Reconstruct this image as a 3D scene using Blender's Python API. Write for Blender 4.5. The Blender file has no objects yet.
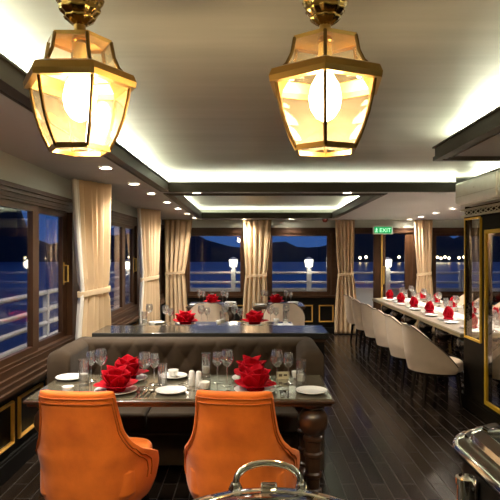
import bpy, math, random
from math import sin, cos, pi, radians as R
from mathutils import Vector, Matrix
random.seed(7)
SC = bpy.context.scene
COL = SC.collection
CAMZ = 1.65

# ------------------------------------------------------------------ materials
MATS = {}
def mat(name, col, rough=0.5, metal=0.0, spec=0.5, sheen=0.0, coat=0.0, emit=None, es=0.0, noise=None, bump=None, sss=0):
    m = bpy.data.materials.new(name); m.use_nodes = True
    nt = m.node_tree; b = nt.nodes['Principled BSDF']
    b.inputs['Base Color'].default_value = (*col, 1)
    b.inputs['Roughness'].default_value = rough
    b.inputs['Metallic'].default_value = metal
    b.inputs['Specular IOR Level'].default_value = spec
    b.inputs['Sheen Weight'].default_value = sheen
    b.inputs['Sheen Roughness'].default_value = 0.4
    b.inputs['Coat Weight'].default_value = coat
    b.inputs['Coat Roughness'].default_value = 0.08
    if emit:
        b.inputs['Emission Color'].default_value = (*emit, 1)
        b.inputs['Emission Strength'].default_value = es
    if noise or bump:
        tc = nt.nodes.new('ShaderNodeTexCoord'); mp = nt.nodes.new('ShaderNodeMapping')
        nt.links.new(tc.outputs['Object'], mp.inputs['Vector'])
    if noise:   # (scale xyz, colour 2, detail)
        sc, c2, det = noise
        mp.inputs['Scale'].default_value = sc
        n = nt.nodes.new('ShaderNodeTexNoise'); n.inputs['Scale'].default_value = 1; n.inputs['Detail'].default_value = det
        nt.links.new(mp.outputs['Vector'], n.inputs['Vector'])
        r = nt.nodes.new('ShaderNodeValToRGB')
        r.color_ramp.elements[0].position = 0.35; r.color_ramp.elements[1].position = 0.68
        r.color_ramp.elements[0].color = (*col, 1); r.color_ramp.elements[1].color = (*c2, 1)
        nt.links.new(n.outputs['Fac'], r.inputs['Fac'])
        nt.links.new(r.outputs['Color'], b.inputs['Base Color'])
    if bump:    # (scale, strength)
        n2 = nt.nodes.new('ShaderNodeTexNoise'); n2.inputs['Scale'].default_value = bump[0]; n2.inputs['Detail'].default_value = 3
        nt.links.new(tc.outputs['Object'], n2.inputs['Vector'])
        bp = nt.nodes.new('ShaderNodeBump'); bp.inputs['Strength'].default_value = bump[1]; bp.inputs['Distance'].default_value = 0.01
        nt.links.new(n2.outputs['Fac'], bp.inputs['Height']); nt.links.new(bp.outputs['Normal'], b.inputs['Normal'])
    MATS[name] = m
    return m

def glassmat(name, tint=(1, 1, 1), ior=1.45, extra=0.0, trans=None, rough=0.0, power=5):
    m = bpy.data.materials.new(name); m.use_nodes = True
    nt = m.node_tree; nt.nodes.clear()
    out = nt.nodes.new('ShaderNodeOutputMaterial')
    t = nt.nodes.new('ShaderNodeBsdfTransparent'); t.inputs['Color'].default_value = (*tint, 1)
    g = nt.nodes.new('ShaderNodeBsdfGlossy'); g.inputs['Roughness'].default_value = rough
    f = nt.nodes.new('ShaderNodeLayerWeight'); f.inputs['Blend'].default_value = .5
    pw = nt.nodes.new('ShaderNodeMath'); pw.operation = 'POWER'; pw.inputs[1].default_value = power
    nt.links.new(f.outputs['Facing'], pw.inputs[0])
    a = nt.nodes.new('ShaderNodeMath'); a.operation = 'MULTIPLY_ADD'; a.use_clamp = True
    f0 = ((ior-1)/(ior+1))**2 + extra
    a.inputs[1].default_value = 1-f0; a.inputs[2].default_value = f0
    nt.links.new(pw.outputs[0], a.inputs[0])
    mx = nt.nodes.new('ShaderNodeMixShader'); nt.links.new(a.outputs[0], mx.inputs[0])
    src = t.outputs[0]
    if trans:
        tl = nt.nodes.new('ShaderNodeBsdfTranslucent'); tl.inputs['Color'].default_value = (*trans[0], 1)
        m2 = nt.nodes.new('ShaderNodeMixShader'); m2.inputs[0].default_value = trans[1]
        nt.links.new(t.outputs[0], m2.inputs[1]); nt.links.new(tl.outputs[0], m2.inputs[2]); src = m2.outputs[0]
    nt.links.new(src, mx.inputs[1]); nt.links.new(g.outputs[0], mx.inputs[2])
    nt.links.new(mx.outputs[0], out.inputs['Surface'])
    MATS[name] = m
    return m

def floor_mat():
    m = bpy.data.materials.new('floor_planks'); m.use_nodes = True
    nt = m.node_tree; b = nt.nodes['Principled BSDF']
    tc = nt.nodes.new('ShaderNodeTexCoord'); mp = nt.nodes.new('ShaderNodeMapping')
    mp.inputs['Rotation'].default_value = (0, 0, pi/2)
    nt.links.new(tc.outputs['Object'], mp.inputs['Vector'])
    br = nt.nodes.new('ShaderNodeTexBrick'); br.offset = 0.37
    br.inputs['Scale'].default_value = 1; br.inputs['Brick Width'].default_value = 0.62; br.inputs['Row Height'].default_value = 0.105
    br.inputs['Mortar Size'].default_value = 0.0035
    br.inputs['Color1'].default_value = (0.008, 0.005, 0.0034, 1); br.inputs['Color2'].default_value = (0.019, 0.0125, 0.0085, 1); b.inputs['Specular IOR Level'].default_value = 0.2
    br.inputs['Mortar'].default_value = (0.045, 0.036, 0.030, 1)  # pale seam colour paints in the highlights on the plank bevels
    nt.links.new(mp.outputs['Vector'], br.inputs['Vector'])
    nt.links.new(br.outputs['Color'], b.inputs['Base Color'])
    b2 = nt.nodes.new('ShaderNodeTexBrick'); b2.offset = 0.37
    for k in ('Scale', 'Brick Width', 'Row Height'): b2.inputs[k].default_value = br.inputs[k].default_value
    b2.inputs['Mortar Size'].default_value = 0.004; b2.inputs['Mortar Smooth'].default_value = .3
    b2.inputs['Color1'].default_value = (.16, .16, .16, 1); b2.inputs['Color2'].default_value = (.24, .24, .24, 1); b2.inputs['Mortar'].default_value = (.5, .5, .5, 1)
    nt.links.new(mp.outputs['Vector'], b2.inputs['Vector'])
    nt.links.new(b2.outputs['Color'], b.inputs['Roughness'])
    bp = nt.nodes.new('ShaderNodeBump'); bp.invert = True; bp.inputs['Strength'].default_value = .6; bp.inputs['Distance'].default_value = .003
    nt.links.new(b2.outputs['Fac'], bp.inputs['Height']); nt.links.new(bp.outputs['Normal'], b.inputs['Normal'])
    MATS['floor'] = m

floor_mat()
mat('soffit', (0.46, 0.465, 0.505), 0.55, noise=((1.5, 1.5, 1.5), (0.49, 0.495, 0.53), 2))
mat('upper_ceiling', (0.35, 0.345, 0.305), 0.42, noise=((0.9, 9, 1), (0.405, 0.40, 0.355), 4))
mat('bronze_trim', (0.034, 0.026, 0.017), 0.45, spec=.3)
mat('wall_grey', (0.56, 0.60, 0.56), 0.6)
mat('wood', (0.030, 0.0135, 0.006), 0.42, spec=.25, noise=((2, 2, 14), (0.058, 0.026, 0.012), 4))
mat('wood_frame', (0.036, 0.015, 0.0062), 0.38, spec=.28, noise=((20, 3, 2), (0.062, 0.027, 0.0115), 4))
mat('black_panel', (0.007, 0.006, 0.005), 0.45, spec=.22)
mat('gold', (0.86, 0.50, 0.115), 0.4, metal=0.25)
mat('gilt', (0.72, 0.44, 0.025), 0.4, metal=0.25)
mat('brass', (0.75, 0.48, 0.12), 0.3, metal=0.6)
mat('antique_brass', (0.30, 0.185, 0.05), 0.22, metal=1.0)
mat('old_brass', (0.34, 0.20, 0.055), 0.3, metal=1.0)
mat('dark_brass', (0.13, 0.075, 0.022), 0.35, metal=1.0)
mat('orange', (0.82, 0.185, 0.012), 0.8, sheen=0.15, noise=((6, 6, 6), (0.60, 0.115, 0.006), 5), bump=(160, 0.12))
mat('orange_dark', (0.48, 0.10, 0.006), 0.7)
mat('sofa', (0.043, 0.028, 0.0165), 0.85, spec=.2, sheen=0.08, noise=((5, 5, 5), (0.060, 0.040, 0.024), 4), bump=(200, 0.1))
mat('beige', (0.76, 0.60, 0.455), 0.75, sheen=0.1, noise=((8, 8, 8), (0.82, 0.655, 0.50), 4), bump=(200, 0.08))
mat('piping_dark', (0.10, 0.065, 0.035), 0.5)
mat('black_wood', (0.014, 0.010, 0.008), 0.25, coat=0.4)
mat('turned_wood', (0.060, 0.028, 0.013), 0.28, coat=0.5, noise=((4, 4, 20), (0.035, 0.016, 0.008), 4))
mat('table_top', (0.095, 0.082, 0.052), 0.16, coat=0.5, noise=((3, 6, 3), (0.13, 0.115, 0.08), 5))  # olive look of its reflections is put into the base colour
mat('long_top', (0.30, 0.25, 0.18), 0.35, coat=.1)
mat('console_top', (0.032, 0.031, 0.027), 0.16, coat=0.2)
mat('curtain', (0.68, 0.50, 0.31), 0.85, sheen=0.1)
mat('lining', (0.80, 0.75, 0.68), 0.85)
mat('white', (0.82, 0.80, 0.76), 0.3, coat=0.3)
mat('porcelain', (0.86, 0.85, 0.82), 0.12, coat=0.5)
mat('linen', (0.78, 0.75, 0.68), 0.8)
mat('red', (0.44, 0.0018, 0.012), 0.75, spec=.1, noise=((12, 12, 12), (0.33, 0.0012, 0.008), 3))
mat('steel', (0.80, 0.79, 0.76), 0.12, metal=1.0)
mat('chrome', (0.86, 0.85, 0.81), 0.06, metal=1.0)
mat('chair_reflection', (0.80, 0.33, 0.12), 0.25, metal=1.0)  # orange of the chairs' reflection, put into a colour
mat('ac_body', (1.0, 1.0, 0.97), 0.38, metal=.6, noise=((6, 6, 6), (0.93, 0.93, 0.89), 3))
mat('railing_white', (0.75, 0.74, 0.72), 0.4)
mat('hill', (0.010, 0.014, 0.010), 0.95)
mat('water', (0.012, 0.03, 0.10), 0.3)
mat('deck', (0.20, 0.19, 0.18), 0.6)
mat('candle', (0.85, 0.82, 0.75), 0.5)
mat('food', (0.06, 0.035, 0.02), 0.6, noise=((20, 20, 20), (0.10, 0.05, 0.02), 3))
mat('pan_black', (0.008, 0.007, 0.006), 0.6, spec=0.15)
mat('card', (0.75, 0.68, 0.45), 0.6)
mat('print', (0.10, 0.07, 0.04), 0.6)
mat('red_plastic', (0.30, 0.03, 0.02), 0.4)
mat('cabinet', (0.009, 0.0065, 0.004), 0.6, spec=.05, noise=((2, 2, 16), (0.014, 0.010, 0.006), 3))
mat('fretwork', (0.55, 0.50, 0.40), 0.5)
mat('rim_olive', (0.20, 0.18, 0.10), 0.3, metal=0.4)
mat('bulb', (1, 0.9, 0.7), 0.5, emit=(1.0, 0.74, 0.40), es=16)
mat('downlight', (1, 1, 1), 0.5, emit=(1.0, 0.86, 0.66), es=28)
mat('led', (1, 1, 1), 0.5, emit=(1.0, 0.97, 0.78), es=6)
mat('lamp_glow', (1, 1, 1), 0.5, emit=(1.0, 0.93, 0.70), es=1.1)
mat('shore_glow', (1, 1, 1), 0.5, emit=(1.0, 0.78, 0.42), es=5)
mat('exit_green', (0.0, 0.25, 0.08), 0.4, emit=(0.0, 0.50, 0.13), es=0.28)
mat('exit_white', (0.8, 0.9, 0.8), 0.4, emit=(0.55, 1.0, 0.65), es=0.4)
glassmat('pane', (0.97, 0.97, 0.97), 1.5)
glassmat('glassware', (0.97, 0.97, 0.965), 1.5, 0.09, ((1, 1, 1), .07), 0.02, 1.6)
glassmat('lantern_glass', (1.0, 0.95, 0.82), 1.5, 0.04, ((1.0, 0.80, 0.48), 0.022), 0.02, 3)
glassmat('lid_glass', (0.80, 0.86, 0.80), 1.5, 0.10)

# ------------------------------------------------------------------ mesh helper
SHEAR = 0.0155; TAPER = 0.030     # the deck overhead falls aft and the recess widens towards the viewer
class MB:
    def __init__(s): s.v = []; s.f = []
    def box(s, x0, x1, y0, y1, z0, z1):
        b = len(s.v)
        s.v += [(x0,y0,z0),(x1,y0,z0),(x1,y1,z0),(x0,y1,z0),(x0,y0,z1),(x1,y0,z1),(x1,y1,z1),(x0,y1,z1)]
        s.f += [tuple(b+i for i in q) for q in ((0,3,2,1),(4,5,6,7),(0,1,5,4),(1,2,6,5),(2,3,7,6),(3,0,4,7))]
        return s
    def grid(s, rows, closed=False):
        b = len(s.v); n = len(rows[0])
        for r in rows: s.v += [tuple(p) for p in r]
        for i in range(len(rows)-1):
            for j in range(n if closed else n-1):
                k = (j+1) % n
                s.f.append((b+i*n+j, b+i*n+k, b+(i+1)*n+k, b+(i+1)*n+j))
        return b
    def lathe(s, prof, n=24, c=(0,0,0), cap0=True, cap1=True, flute=None, ph=0.0):
        rows = []
        for (r, z) in prof:
            row = []
            for j in range(n):
                a = 2*pi*j/n + ph
                rr = r*(1+flute[1]*cos(flute[0]*a)) if flute else r
                row.append((c[0]+rr*cos(a), c[1]+rr*sin(a), c[2]+z))
            rows.append(row)
        b = s.grid(rows, True)
        if cap0: s.f.append(tuple(b+j for j in reversed(range(n))))
        if cap1: s.f.append(tuple(b+(len(prof)-1)*n+j for j in range(n)))
        return s
    def tube(s, pts, r, n=8, closed=False):
        pts = [Vector(p) for p in pts]; rows = []; N = len(pts); up = None
        rr = r if isinstance(r, (list, tuple)) else [r]*N
        for i, p in enumerate(pts):
            if closed: t = pts[(i+1) % N]-pts[i-1]
            else: t = pts[min(i+1, N-1)]-pts[max(i-1, 0)]
            t.normalize()
            if up is None:
                up = Vector((0,0,1)) if abs(t.z) < .9 else Vector((1,0,0))
            u = (up - t*up.dot(t)).normalized(); w = t.cross(u); up = u
            rows.append([p + (u*cos(2*pi*j/n)+w*sin(2*pi*j/n))*rr[i] for j in range(n)])
        if closed: rows.append(rows[0])
        b = s.grid(rows, True)
        if not closed:
            s.f.append(tuple(b+j for j in reversed(range(n))))
            s.f.append(tuple(b+(N-1)*n+j for j in range(n)))
        return s
    def prism(s, poly, z0, z1):
        b = len(s.v); n = len(poly)
        s.v += [(x,y,z0) for x,y in poly] + [(x,y,z1) for x,y in poly]
        s.f.append(tuple(b+j for j in reversed(range(n)))); s.f.append(tuple(b+n+j for j in range(n)))
        for j in range(n): s.f.append((b+j, b+(j+1)%n, b+n+(j+1)%n, b+n+j))
        return s
    def build(s, name, m, parent=None, loc=(0,0,0), smooth=True, bevel=0, solid=0, sub=0, shear=False, rot=None, ang=35):
        me = bpy.data.meshes.new(name)
        vv = [(x+(TAPER*(y-6.3) if -1.5 < x < -.6 and y < 6.31 else 0), y, z-SHEAR*(y-2)) for x, y, z in s.v] if shear else s.v
        me.from_pydata(vv, [], s.f); me.validate(); me.update()
        ms = m if isinstance(m, (list, tuple)) else [m]
        for k in ms: me.materials.append(MATS[k])
        if smooth:
            me.shade_smooth(); me.set_sharp_from_angle(angle=R(ang))
        o = bpy.data.objects.new(name, me); COL.objects.link(o)
        o.location = loc
        if rot: o.rotation_euler = rot
        if parent: o.parent = parent
        if solid:
            d = o.modifiers.new('s', 'SOLIDIFY'); d.thickness = solid; d.offset = 0
        if bevel:
            d = o.modifiers.new('b', 'BEVEL'); d.width = bevel; d.segments = 3; d.limit_method = 'ANGLE'
        if sub:
            d = o.modifiers.new('u', 'SUBSURF'); d.levels = sub; d.render_levels = sub
        return o

def tag(o, label=None, cat=None, group=None, kind=None):
    if label: o['label'] = label
    if cat: o['category'] = cat
    if group: o['group'] = group
    if kind: o['kind'] = kind
    return o
def thing(name, label, cat, loc=(0,0,0), rz=0, group=None):
    o = bpy.data.objects.new(name, None); COL.objects.link(o)
    o.location = loc; o.rotation_euler = (0,0,rz); o.empty_display_size = 0.1
    return tag(o, label, cat, group)
def struct(o): o['kind'] = 'structure'; return o
def kids(o): return [c for c in o.children]
def dup(src, loc, rz=None, label=None, group=None, scale=None):
    c = src.copy(); COL.objects.link(c); c.location = loc
    if rz is not None: c.rotation_euler = (0,0,rz)
    if scale: c.scale = scale
    if label: c['label'] = label
    if group: c['group'] = group
    for ch in kids(src):
        d = ch.copy(); COL.objects.link(d); d.parent = c
        for g in kids(ch):
            e = g.copy(); COL.objects.link(e); e.parent = d
    return c
used = set()
def place(proto, loc, rz, label, group=None, scale=None):
    if proto.name not in used:
        used.add(proto.name)
        proto.location = loc; proto.rotation_euler = (0,0,rz); proto['label'] = label
        if scale: proto.scale = scale
        if group: proto['group'] = group
        return proto
    return dup(proto, loc, rz, label, group, scale)
ORD = ['first','second','third','fourth','fifth','sixth','seventh','eighth','ninth','tenth','eleventh','twelfth']

# ------------------------------------------------------------------ room shell
XL, XR, YB, YN = -1.78, 5.2, 11.07, -2.0
ZS = 2.385; ZU = ZS+0.17
def zs(y): return ZS-SHEAR*(y-2)

struct(MB().box(XL-.06, XR+.06, YN-.06, YB+.06, -.1, 0).build('floor', 'floor', smooth=False))

# ceiling: lower soffit with two lit recesses
m = MB()
for a in ((XL-.06,-.95,YN,6.3),(XL-.06,-.95,6.3,YB+.05),(2.35,XR+.06,YN,YB+.05),(-.95,2.35,6.28,6.65),(1.5,2.35,6.65,10.4),(-.95,2.35,10.4,YB+.05),(1.41,2.35,YN,4.28)):
    m.box(*a, ZS, ZS+.02)
ceil = struct(m.build('ceiling', 'soffit', smooth=False, shear=True))
MB().box(XL-.06, XR+.06, YN, YB+.05, ZU, ZU+.05).build('upper_panel', 'upper_ceiling', ceil, smooth=False, shear=True)
# unseen cove baffles, added so more of the LED light spills out
m = MB()
for a in ((-1.27,-1.25,YN,6.64),(-.95,2.35,6.45,6.47),(1.74,1.76,YN,3.93),(1.74,2.35,3.93,3.95),(2.65,2.67,3.93,6.47),(-1.27,-1.25,6.47,10.7),(-1.25,1.8,10.68,10.7),(1.8,1.82,6.47,10.7)):
    m.box(*a, ZS+.02, ZU)
m.build('cove_baffle', 'upper_ceiling', ceil, smooth=False, shear=True)

def cornice(name, segs):
    """segs: (axis, fixed, a, b, outdir): lip at the hole edge, beads on the soffit underside going outward."""
    m = MB()
    for sg in segs:
        ax, f, a, b, o = sg[:5]; E = sg[5] if len(sg) > 5 else 1
        def bx(o0, o1, z0, z1, ea=0.0):
            lo, hi = sorted((f+o*o0, f+o*o1))
            if ax == 'y': m.box(lo, hi, a-ea, b+ea*(E if o0 >= 0 else 1), z0, z1)
            else: m.box(a-ea*(E if o0 >= 0 else 1), b+ea, lo, hi, z0, z1)
        bx(-.012, .018, ZS-.004, ZS+.078)
        bx(-.026, .018, ZS+.078, ZS+.09, .02)
        bx(-.022, .03, ZS-.018, ZS+.012, .02)
        bx(.03, .06, ZS-.012, ZS, .05)
        bx(.075, .09, ZS-.007, ZS, .08)
    return struct(m.build(name, 'bronze_trim', smooth=False, shear=True))
cornice('trim_1', [('y', -.95, YN, 6.28, -1), ('x', 6.28, -.95, 2.35, 1), ('y', 1.41, YN, 4.28, 1, -1), ('x', 4.28, 1.41, 2.35, -1, -1), ('y', 2.35, 4.28, 6.28, 1)])
cornice('trim_2', [('y', -.95, 6.65, 10.4, -1), ('x', 10.4, -.95, 1.5, 1), ('y', 1.5, 6.65, 10.4, 1), ('x', 6.65, -.95, 1.5, -1)])

# ------------------------------------------------------------------ lights
def area(loc, sx, sy, power, col=(1,.95,.78), up=True, rx=None):
    l = bpy.data.lights.new('cove_led', 'AREA'); l.shape = 'RECTANGLE'; l.size = sx; l.size_y = sy; l.energy = power; l.color = col
    o = bpy.data.objects.new('cove_led', l); COL.objects.link(o); o.location = loc
    o.rotation_euler = (pi if up else 0, 0, 0)
    return o
K = 1.15
CP = 5.6
def cove(x0, x1, y0, y1, per_m, toward, tp=0.0):
    L = max(x1-x0, y1-y0); cy = (y0+y1)/2
    l = bpy.data.lights.new('cove_led', 'AREA'); l.shape = 'RECTANGLE'; l.size = L; l.size_y = .04; l.energy = per_m*L*K; l.color = (.96, 1, .74)
    o = bpy.data.objects.new('cove_led', l); COL.objects.link(o); o.location = ((x0+x1)/2+tp*(cy-6.3), cy, zs(cy)+.075)
    d = Vector((toward[0], toward[1], 1.0)).normalized()          # shines up and out over the lip
    along = Vector((1,0,0)) if x1-x0 > y1-y0 else Vector((tp, 1, -SHEAR)).normalized()
    z = -d; z = (z-along*z.dot(along)).normalized(); y = z.cross(along)
    o.rotation_euler = Matrix((along, y, z)).transposed().to_euler()
cove(-1.1,-1.1, -1.5, 6.3, CP, (.35,0), TAPER)
cove(-1.0, 2.35, 6.40, 6.40, CP*.32, (0,-.35))
cove(1.56,1.56, -1.5, 4.08, CP, (-.35,0))
cove(1.56,2.4, 4.12, 4.12, CP, (0,.35))
cove(2.5,2.5, 4.1, 6.3, CP*.7, (-.35,0))
cove(-1.1,-1.1, 6.8, 10.45, CP*.55, (.35,0))
cove(-.95,1.5, 10.53, 10.53, CP*.35, (0,-.35))
cove(1.65,1.65, 6.8, 10.45, CP*.55, (-.35,0))

DL = MB()
dl_proto = None
def make_downlight():
    t = thing('downlight', 'x', 'ceiling light')
    MB().lathe([(.062,0),(.062,-.008),(.05,-.010),(.046,-.003)], 24, cap0=False, cap1=False).build('ring', 'white', t)
    MB().lathe([(.047,-.004),(.047,-.003)], 24).build('lens', 'downlight', t)
    return t
dl_proto = make_downlight()
def downlight(x, y, label, power=9, group=None):
    place(dl_proto, (x, y, zs(y)), 0, label, group)
    l = bpy.data.lights.new('downlight_beam', 'SPOT'); l.energy = power*K; l.color = (1,.905,.765); l.spot_size = R(135); l.spot_blend = 1.0; l.shadow_soft_size = .05
    o = bpy.data.objects.new('downlight_beam', l); COL.objects.link(o); o.location = (x, y, zs(y)-.02)
PW = 38
for i, y in enumerate((10.46, 9.49, 8.5, 7.56, 6.55, 5.7, 4.7)):
    downlight(-1.36+.028*y, y, 'round recessed downlight over the left windows, %s from the far wall' % ORD[i], PW, 'downlights along the left windows')
for x, w in ((-.64, 'left'), (1.1, 'right')):
    downlight(x, 6.47, 'round downlight in the beam between the two lit recesses, %s one' % w, PW, 'downlights in the ceiling beam')
for x, w in ((-.15, 'left'), (.76, 'right')):
    downlight(x, 10.78, 'round downlight above the far wall windows, %s of the pair' % w, PW, 'downlights by the far wall')
for i, y in enumerate((10.85, 10.1, 9.3, 8.5, 7.7)):
    downlight(3.05, y, 'round recessed downlight over the long right table, %s from the far wall' % ORD[i], PW, 'downlights over the long table')
def fill_spot(x, y, z, power):
    l = bpy.data.lights.new('downlight_beam', 'SPOT'); l.energy = power*K; l.color = (1,.905,.765); l.spot_size = R(135); l.spot_blend = 1.0; l.shadow_soft_size = .05  # added fill lamp, no fitting modelled
    o = bpy.data.objects.new('downlight_beam', l); COL.objects.link(o); o.location = (x, y, z)
# unseen downlights without fittings, added for general fill beside and behind the viewer
for y in (3.7, 2.7, 1.7, .7): fill_spot(-1.3, y, zs(y)-.02, PW)
for y in (3.2, 1.8, .4): fill_spot(1.9, y, zs(y)-.02, PW)
for y in (6.8, 5.9): fill_spot(3.05, y, zs(y)-.02, PW)

# ------------------------------------------------------------------ walls and windows
class Plane:
    def __init__(s, kind): s.k = kind
    def box(s, mb, u0, u1, z0, z1, n0, n1):
        if s.k == 'left': mb.box(XL+n0, XL+n1, u0, u1, z0, z1)
        else: mb.box(u0, u1, YB-n1, YB-n0, z0, z1)
    def ring(s, mb, u0, u1, z0, z1, w, n0, n1, wz=None):
        h = wz or w
        s.box(mb, u0, u1, z0, z0+h, n0, n1); s.box(mb, u0, u1, z1-h, z1, n0, n1)
        s.box(mb, u0, u0+w, z0+h, z1-h, n0, n1); s.box(mb, u1-w, u1, z0+h, z1-h, n0, n1)
PL, PB = Plane('left'), Plane('back')

# left wall
m = MB(); PL.box(m, YN, YB, 2.10, 2.70, -.06, 0)
wl = struct(m.build('wall_left', 'wall_grey', smooth=False))
m = MB(); PL.box(m, YN, YB, 0, .64, -.06, 0); m.build('wainscot', 'black_panel', wl, smooth=False)
m = MB()
for a, b in ((YN, 2.0), (5.52, 6.62), (8.62, YB)): PL.box(m, a, b, .64, 2.10, -.06, .004)
m.build('pier', 'wood', wl, smooth=False)
def panel(plane, u0, u1, z0, z1, par):
    m = MB(); plane.ring(m, u0, u1, z0, z1, .022, 0, .016); plane.ring(m, u0+.004, u1-.004, z0+.004, z1-.004, .012, .016, .024)
    m.build('panel_moulding', 'gold', par, smooth=False)
y = 2.0
k = 4.25
for i in range(-3, 12):
    a = k+.575*i
    if a+.475 < YB-.1: panel(PL, a, a+.475, .217, .535, wl)
m = MB()
for z0, z1, n in ((.64,.665,.11),(.665,.70,.085),(.70,.735,.06),(.735,.79,.035)): PL.box(m, YN, YB-.02, z0, z1, 0, n)
struct(m.build('trim_3', 'wood', smooth=False))
m = MB()
for z0, z1, n in ((2.035,2.07,.03),(2.07,2.10,.045),(2.10,2.135,.06)): PL.box(m, YN, YB-.02, z0, z1, 0, n)
struct(m.build('trim_4', 'wood_frame', smooth=False))
m = MB()
for z0, z1, n in ((0,.13,.03),(.13,.15,.022)): PL.box(m, YN, YB-.02, z0, z1, 0, n)
struct(m.build('baseboard_left', 'black_panel', smooth=False))

def pull(plane, par, u, z0, z1, n):
    def P(nn, z): return (XL+nn, u, z) if plane.k == 'left' else (u, YB-nn, z)
    m = MB(); m.tube([P(n, z0), P(n+.04, z0), P(n+.04, z1), P(n, z1)], .009, 8)
    plane.box(m, u-.012, u+.012, z0-.03, z1+.03, n-.004, n+.003)
    m.build('handle', 'brass', par, smooth=False)
def window(name, plane, u0, u1, z0, z1, sashes, frame=.05, handles=()):
    m = MB(); plane.ring(m, u0, u1, z0, z1, frame, -.06, .02, .025)
    w = struct(m.build(name, 'wood_frame', smooth=False))
    for i, (a, b, sw, n) in enumerate(sashes):
        m = MB(); plane.ring(m, a, b, z0+.02, z1-.02, sw, n-.04, n, .055)
        s = m.build('sash', 'wood_frame', w, smooth=False)
        m = MB(); plane.box(m, a+sw*.8, b-sw*.8, z0+.06, z1-.06, n-.023, n-.019)
        m.build('pane', 'pane', s, smooth=False)
        for h in handles:
            if h[0] == i: pull(plane, s, h[1], h[2], h[3], n)
    return w
window('window_1', PL, 2.0, 5.54, .79, 2.04, [(2.05,3.3,.07,0),(3.25,4.66,.11,.0),(4.62,5.51,.15,-.035)], .05, [(2, 5.40, 1.345, 1.50)])
window('window_2', PL, 6.60, 8.64, .79, 2.04, [(6.65,7.85,.16,0),(7.8,8.6,.16,-.02)], .05, [(1, 8.5, 1.33, 1.52)])

# far wall
m = MB(); PB.box(m, XL-.06, XR+.06, 2.085, 2.6, -.06, 0)
wb = struct(m.build('wall_back', 'wall_grey', smooth=False))
m = MB()
PB.box(m, XL, 1.94, 0, .74, -.06, 0); PB.box(m, 3.18, XR, 0, .74, -.06, 0)
m.build('wainscot', 'black_panel', wb, smooth=False)
m = MB()
for a, b in ((XL, -1.30), (-.16, .30), (1.58, 1.94), (3.18, 3.56), (5.0, XR)): PB.box(m, a, b, .74, 2.085, -.06, .01)
m.build('pier', 'wood', wb, smooth=False)
for a, b in ((1.32,1.61),(.72,1.2),(.12,.60),(-.48,0.),(-1.08,-.6),(-1.68,-1.2),(3.3,3.78),(3.9,4.38),(4.5,4.98)): panel(PB, a, b, .227, .563, wb)
m = MB(); PB.box(m, XL, 1.94, .71, .755, 0, .05); PB.box(m, 3.18, XR, .71, .755, 0, .05)
struct(m.build('trim_5', 'wood', smooth=False))
m = MB(); PB.box(m, XL, XR, 1.99, 2.085, 0, .03); PB.box(m, XL, XR, 2.065, 2.09, .03, .05)
struct(m.build('trim_6', 'wood', smooth=False))
m = MB(); PB.box(m, XL+.04, 1.94, 0, .12, 0, .02); PB.box(m, 3.18, XR, 0, .12, 0, .02)
struct(m.build('baseboard_back', 'black_panel', smooth=False))
window('window_3', PB, -1.32, -.14, .755, 2.0, [(-1.28,-.18,.05,0)], .04)
window('window_4', PB, .28, 1.60, .755, 2.0, [(.32,1.56,.08,0)], .04)
window('window_5', PB, 3.54, 5.02, .755, 2.0, [(3.58,4.98,.06,0)], .04)
# glazed double door: two leaves
def door(name, u0, u1, gl0, gl1):
    m = MB(); PB.box(m, u0, gl0, 0, 2.085, -.04, .0); PB.box(m, gl1, u1, 0, 2.085, -.04, 0)
    PB.box(m, gl0, gl1, 0, .30, -.04, 0); PB.box(m, gl0, gl1, 1.97, 2.085, -.04, 0)
    d = struct(m.build(name, 'wood_frame', smooth=False))
    m = MB(); PB.box(m, gl0-.01, gl1+.01, .29, 1.98, -.024, -.02); m.build('pane', 'pane', d, smooth=False)
    return d
d1 = door('door_1', 1.94, 2.555, 1.98, 2.40)
d2 = door('door_2', 2.565, 3.18, 2.64, 3.02)
m = MB(); PB.box(m, 2.55, 2.58, .3, 1.96, 0, .012); m.build('meeting_strip', 'brass', d2, smooth=False)
pull(PB, d2, 2.60, 1.0, 1.3, .012)
# right and rear walls
w = struct(MB().box(XR, XR+.06, YN, YB, 0, 2.7).build('wall_right', 'wall_grey', smooth=False))
MB().box(XR-.02, XR, YN, YB-.08, 0, .72).build('wainscot', 'black_panel', w, smooth=False)
w = struct(MB().box(XL, XR, YN-.06, YN, 0, 2.7).build('wall_rear', 'wall_grey', smooth=False))
MB().box(XL+.12, XR-.03, YN, YN+.02, 0, .72).build('wainscot', 'black_panel', w, smooth=False)

# ------------------------------------------------------------------ glazed partition on the right
PX = 2.26
m = MB()
def pxb(mb, y0, y1, z0, z1, x0=PX, x1=PX+.07): mb.box(x0, x1, y0, y1, z0, z1)
ZT = 1.995
pxb(m, 3.0, 5.97, 0, .16); pxb(m, 5.43, 5.97, .16, .73); pxb(m, 5.43, 5.50, .73, ZT); pxb(m, 5.93, 5.97, .73, ZT)
pxb(m, 5.50, 5.93, 1.97, ZT); pxb(m, 4.05, 5.43, 1.84, ZT); pxb(m, 3.0, 4.05, .16, ZT)
part = struct(m.build('wall_partition', 'cabinet', smooth=False))
def gframe(y0, y1, z0, z1, w):
    m = MB()
    for a in ((y0,y1,z0,z0+w),(y0,y1,z1-w,z1),(y0,y0+w,z0+w,z1-w),(y1-w,y1,z0+w,z1-w)): m.box(PX-.006, PX+.02, *a)
    f = m.build('gilded_frame', 'gilt', part, smooth=False)
    MB().box(PX+.004, PX+.008, y0+w*.7, y1-w*.7, z0+w*.7, z1-w*.7).build('pane', 'pane', f, smooth=False)
gframe(5.53, 5.955, .725, 1.985, .021)
gframe(4.06, 5.44, .155, 1.845, .036)
m = MB(); pxb(m, 3.0, 5.97, 0, .10, PX-.02, PX); pxb(m, 3.0, 5.97, .10, .12, PX-.012, PX)
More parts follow.
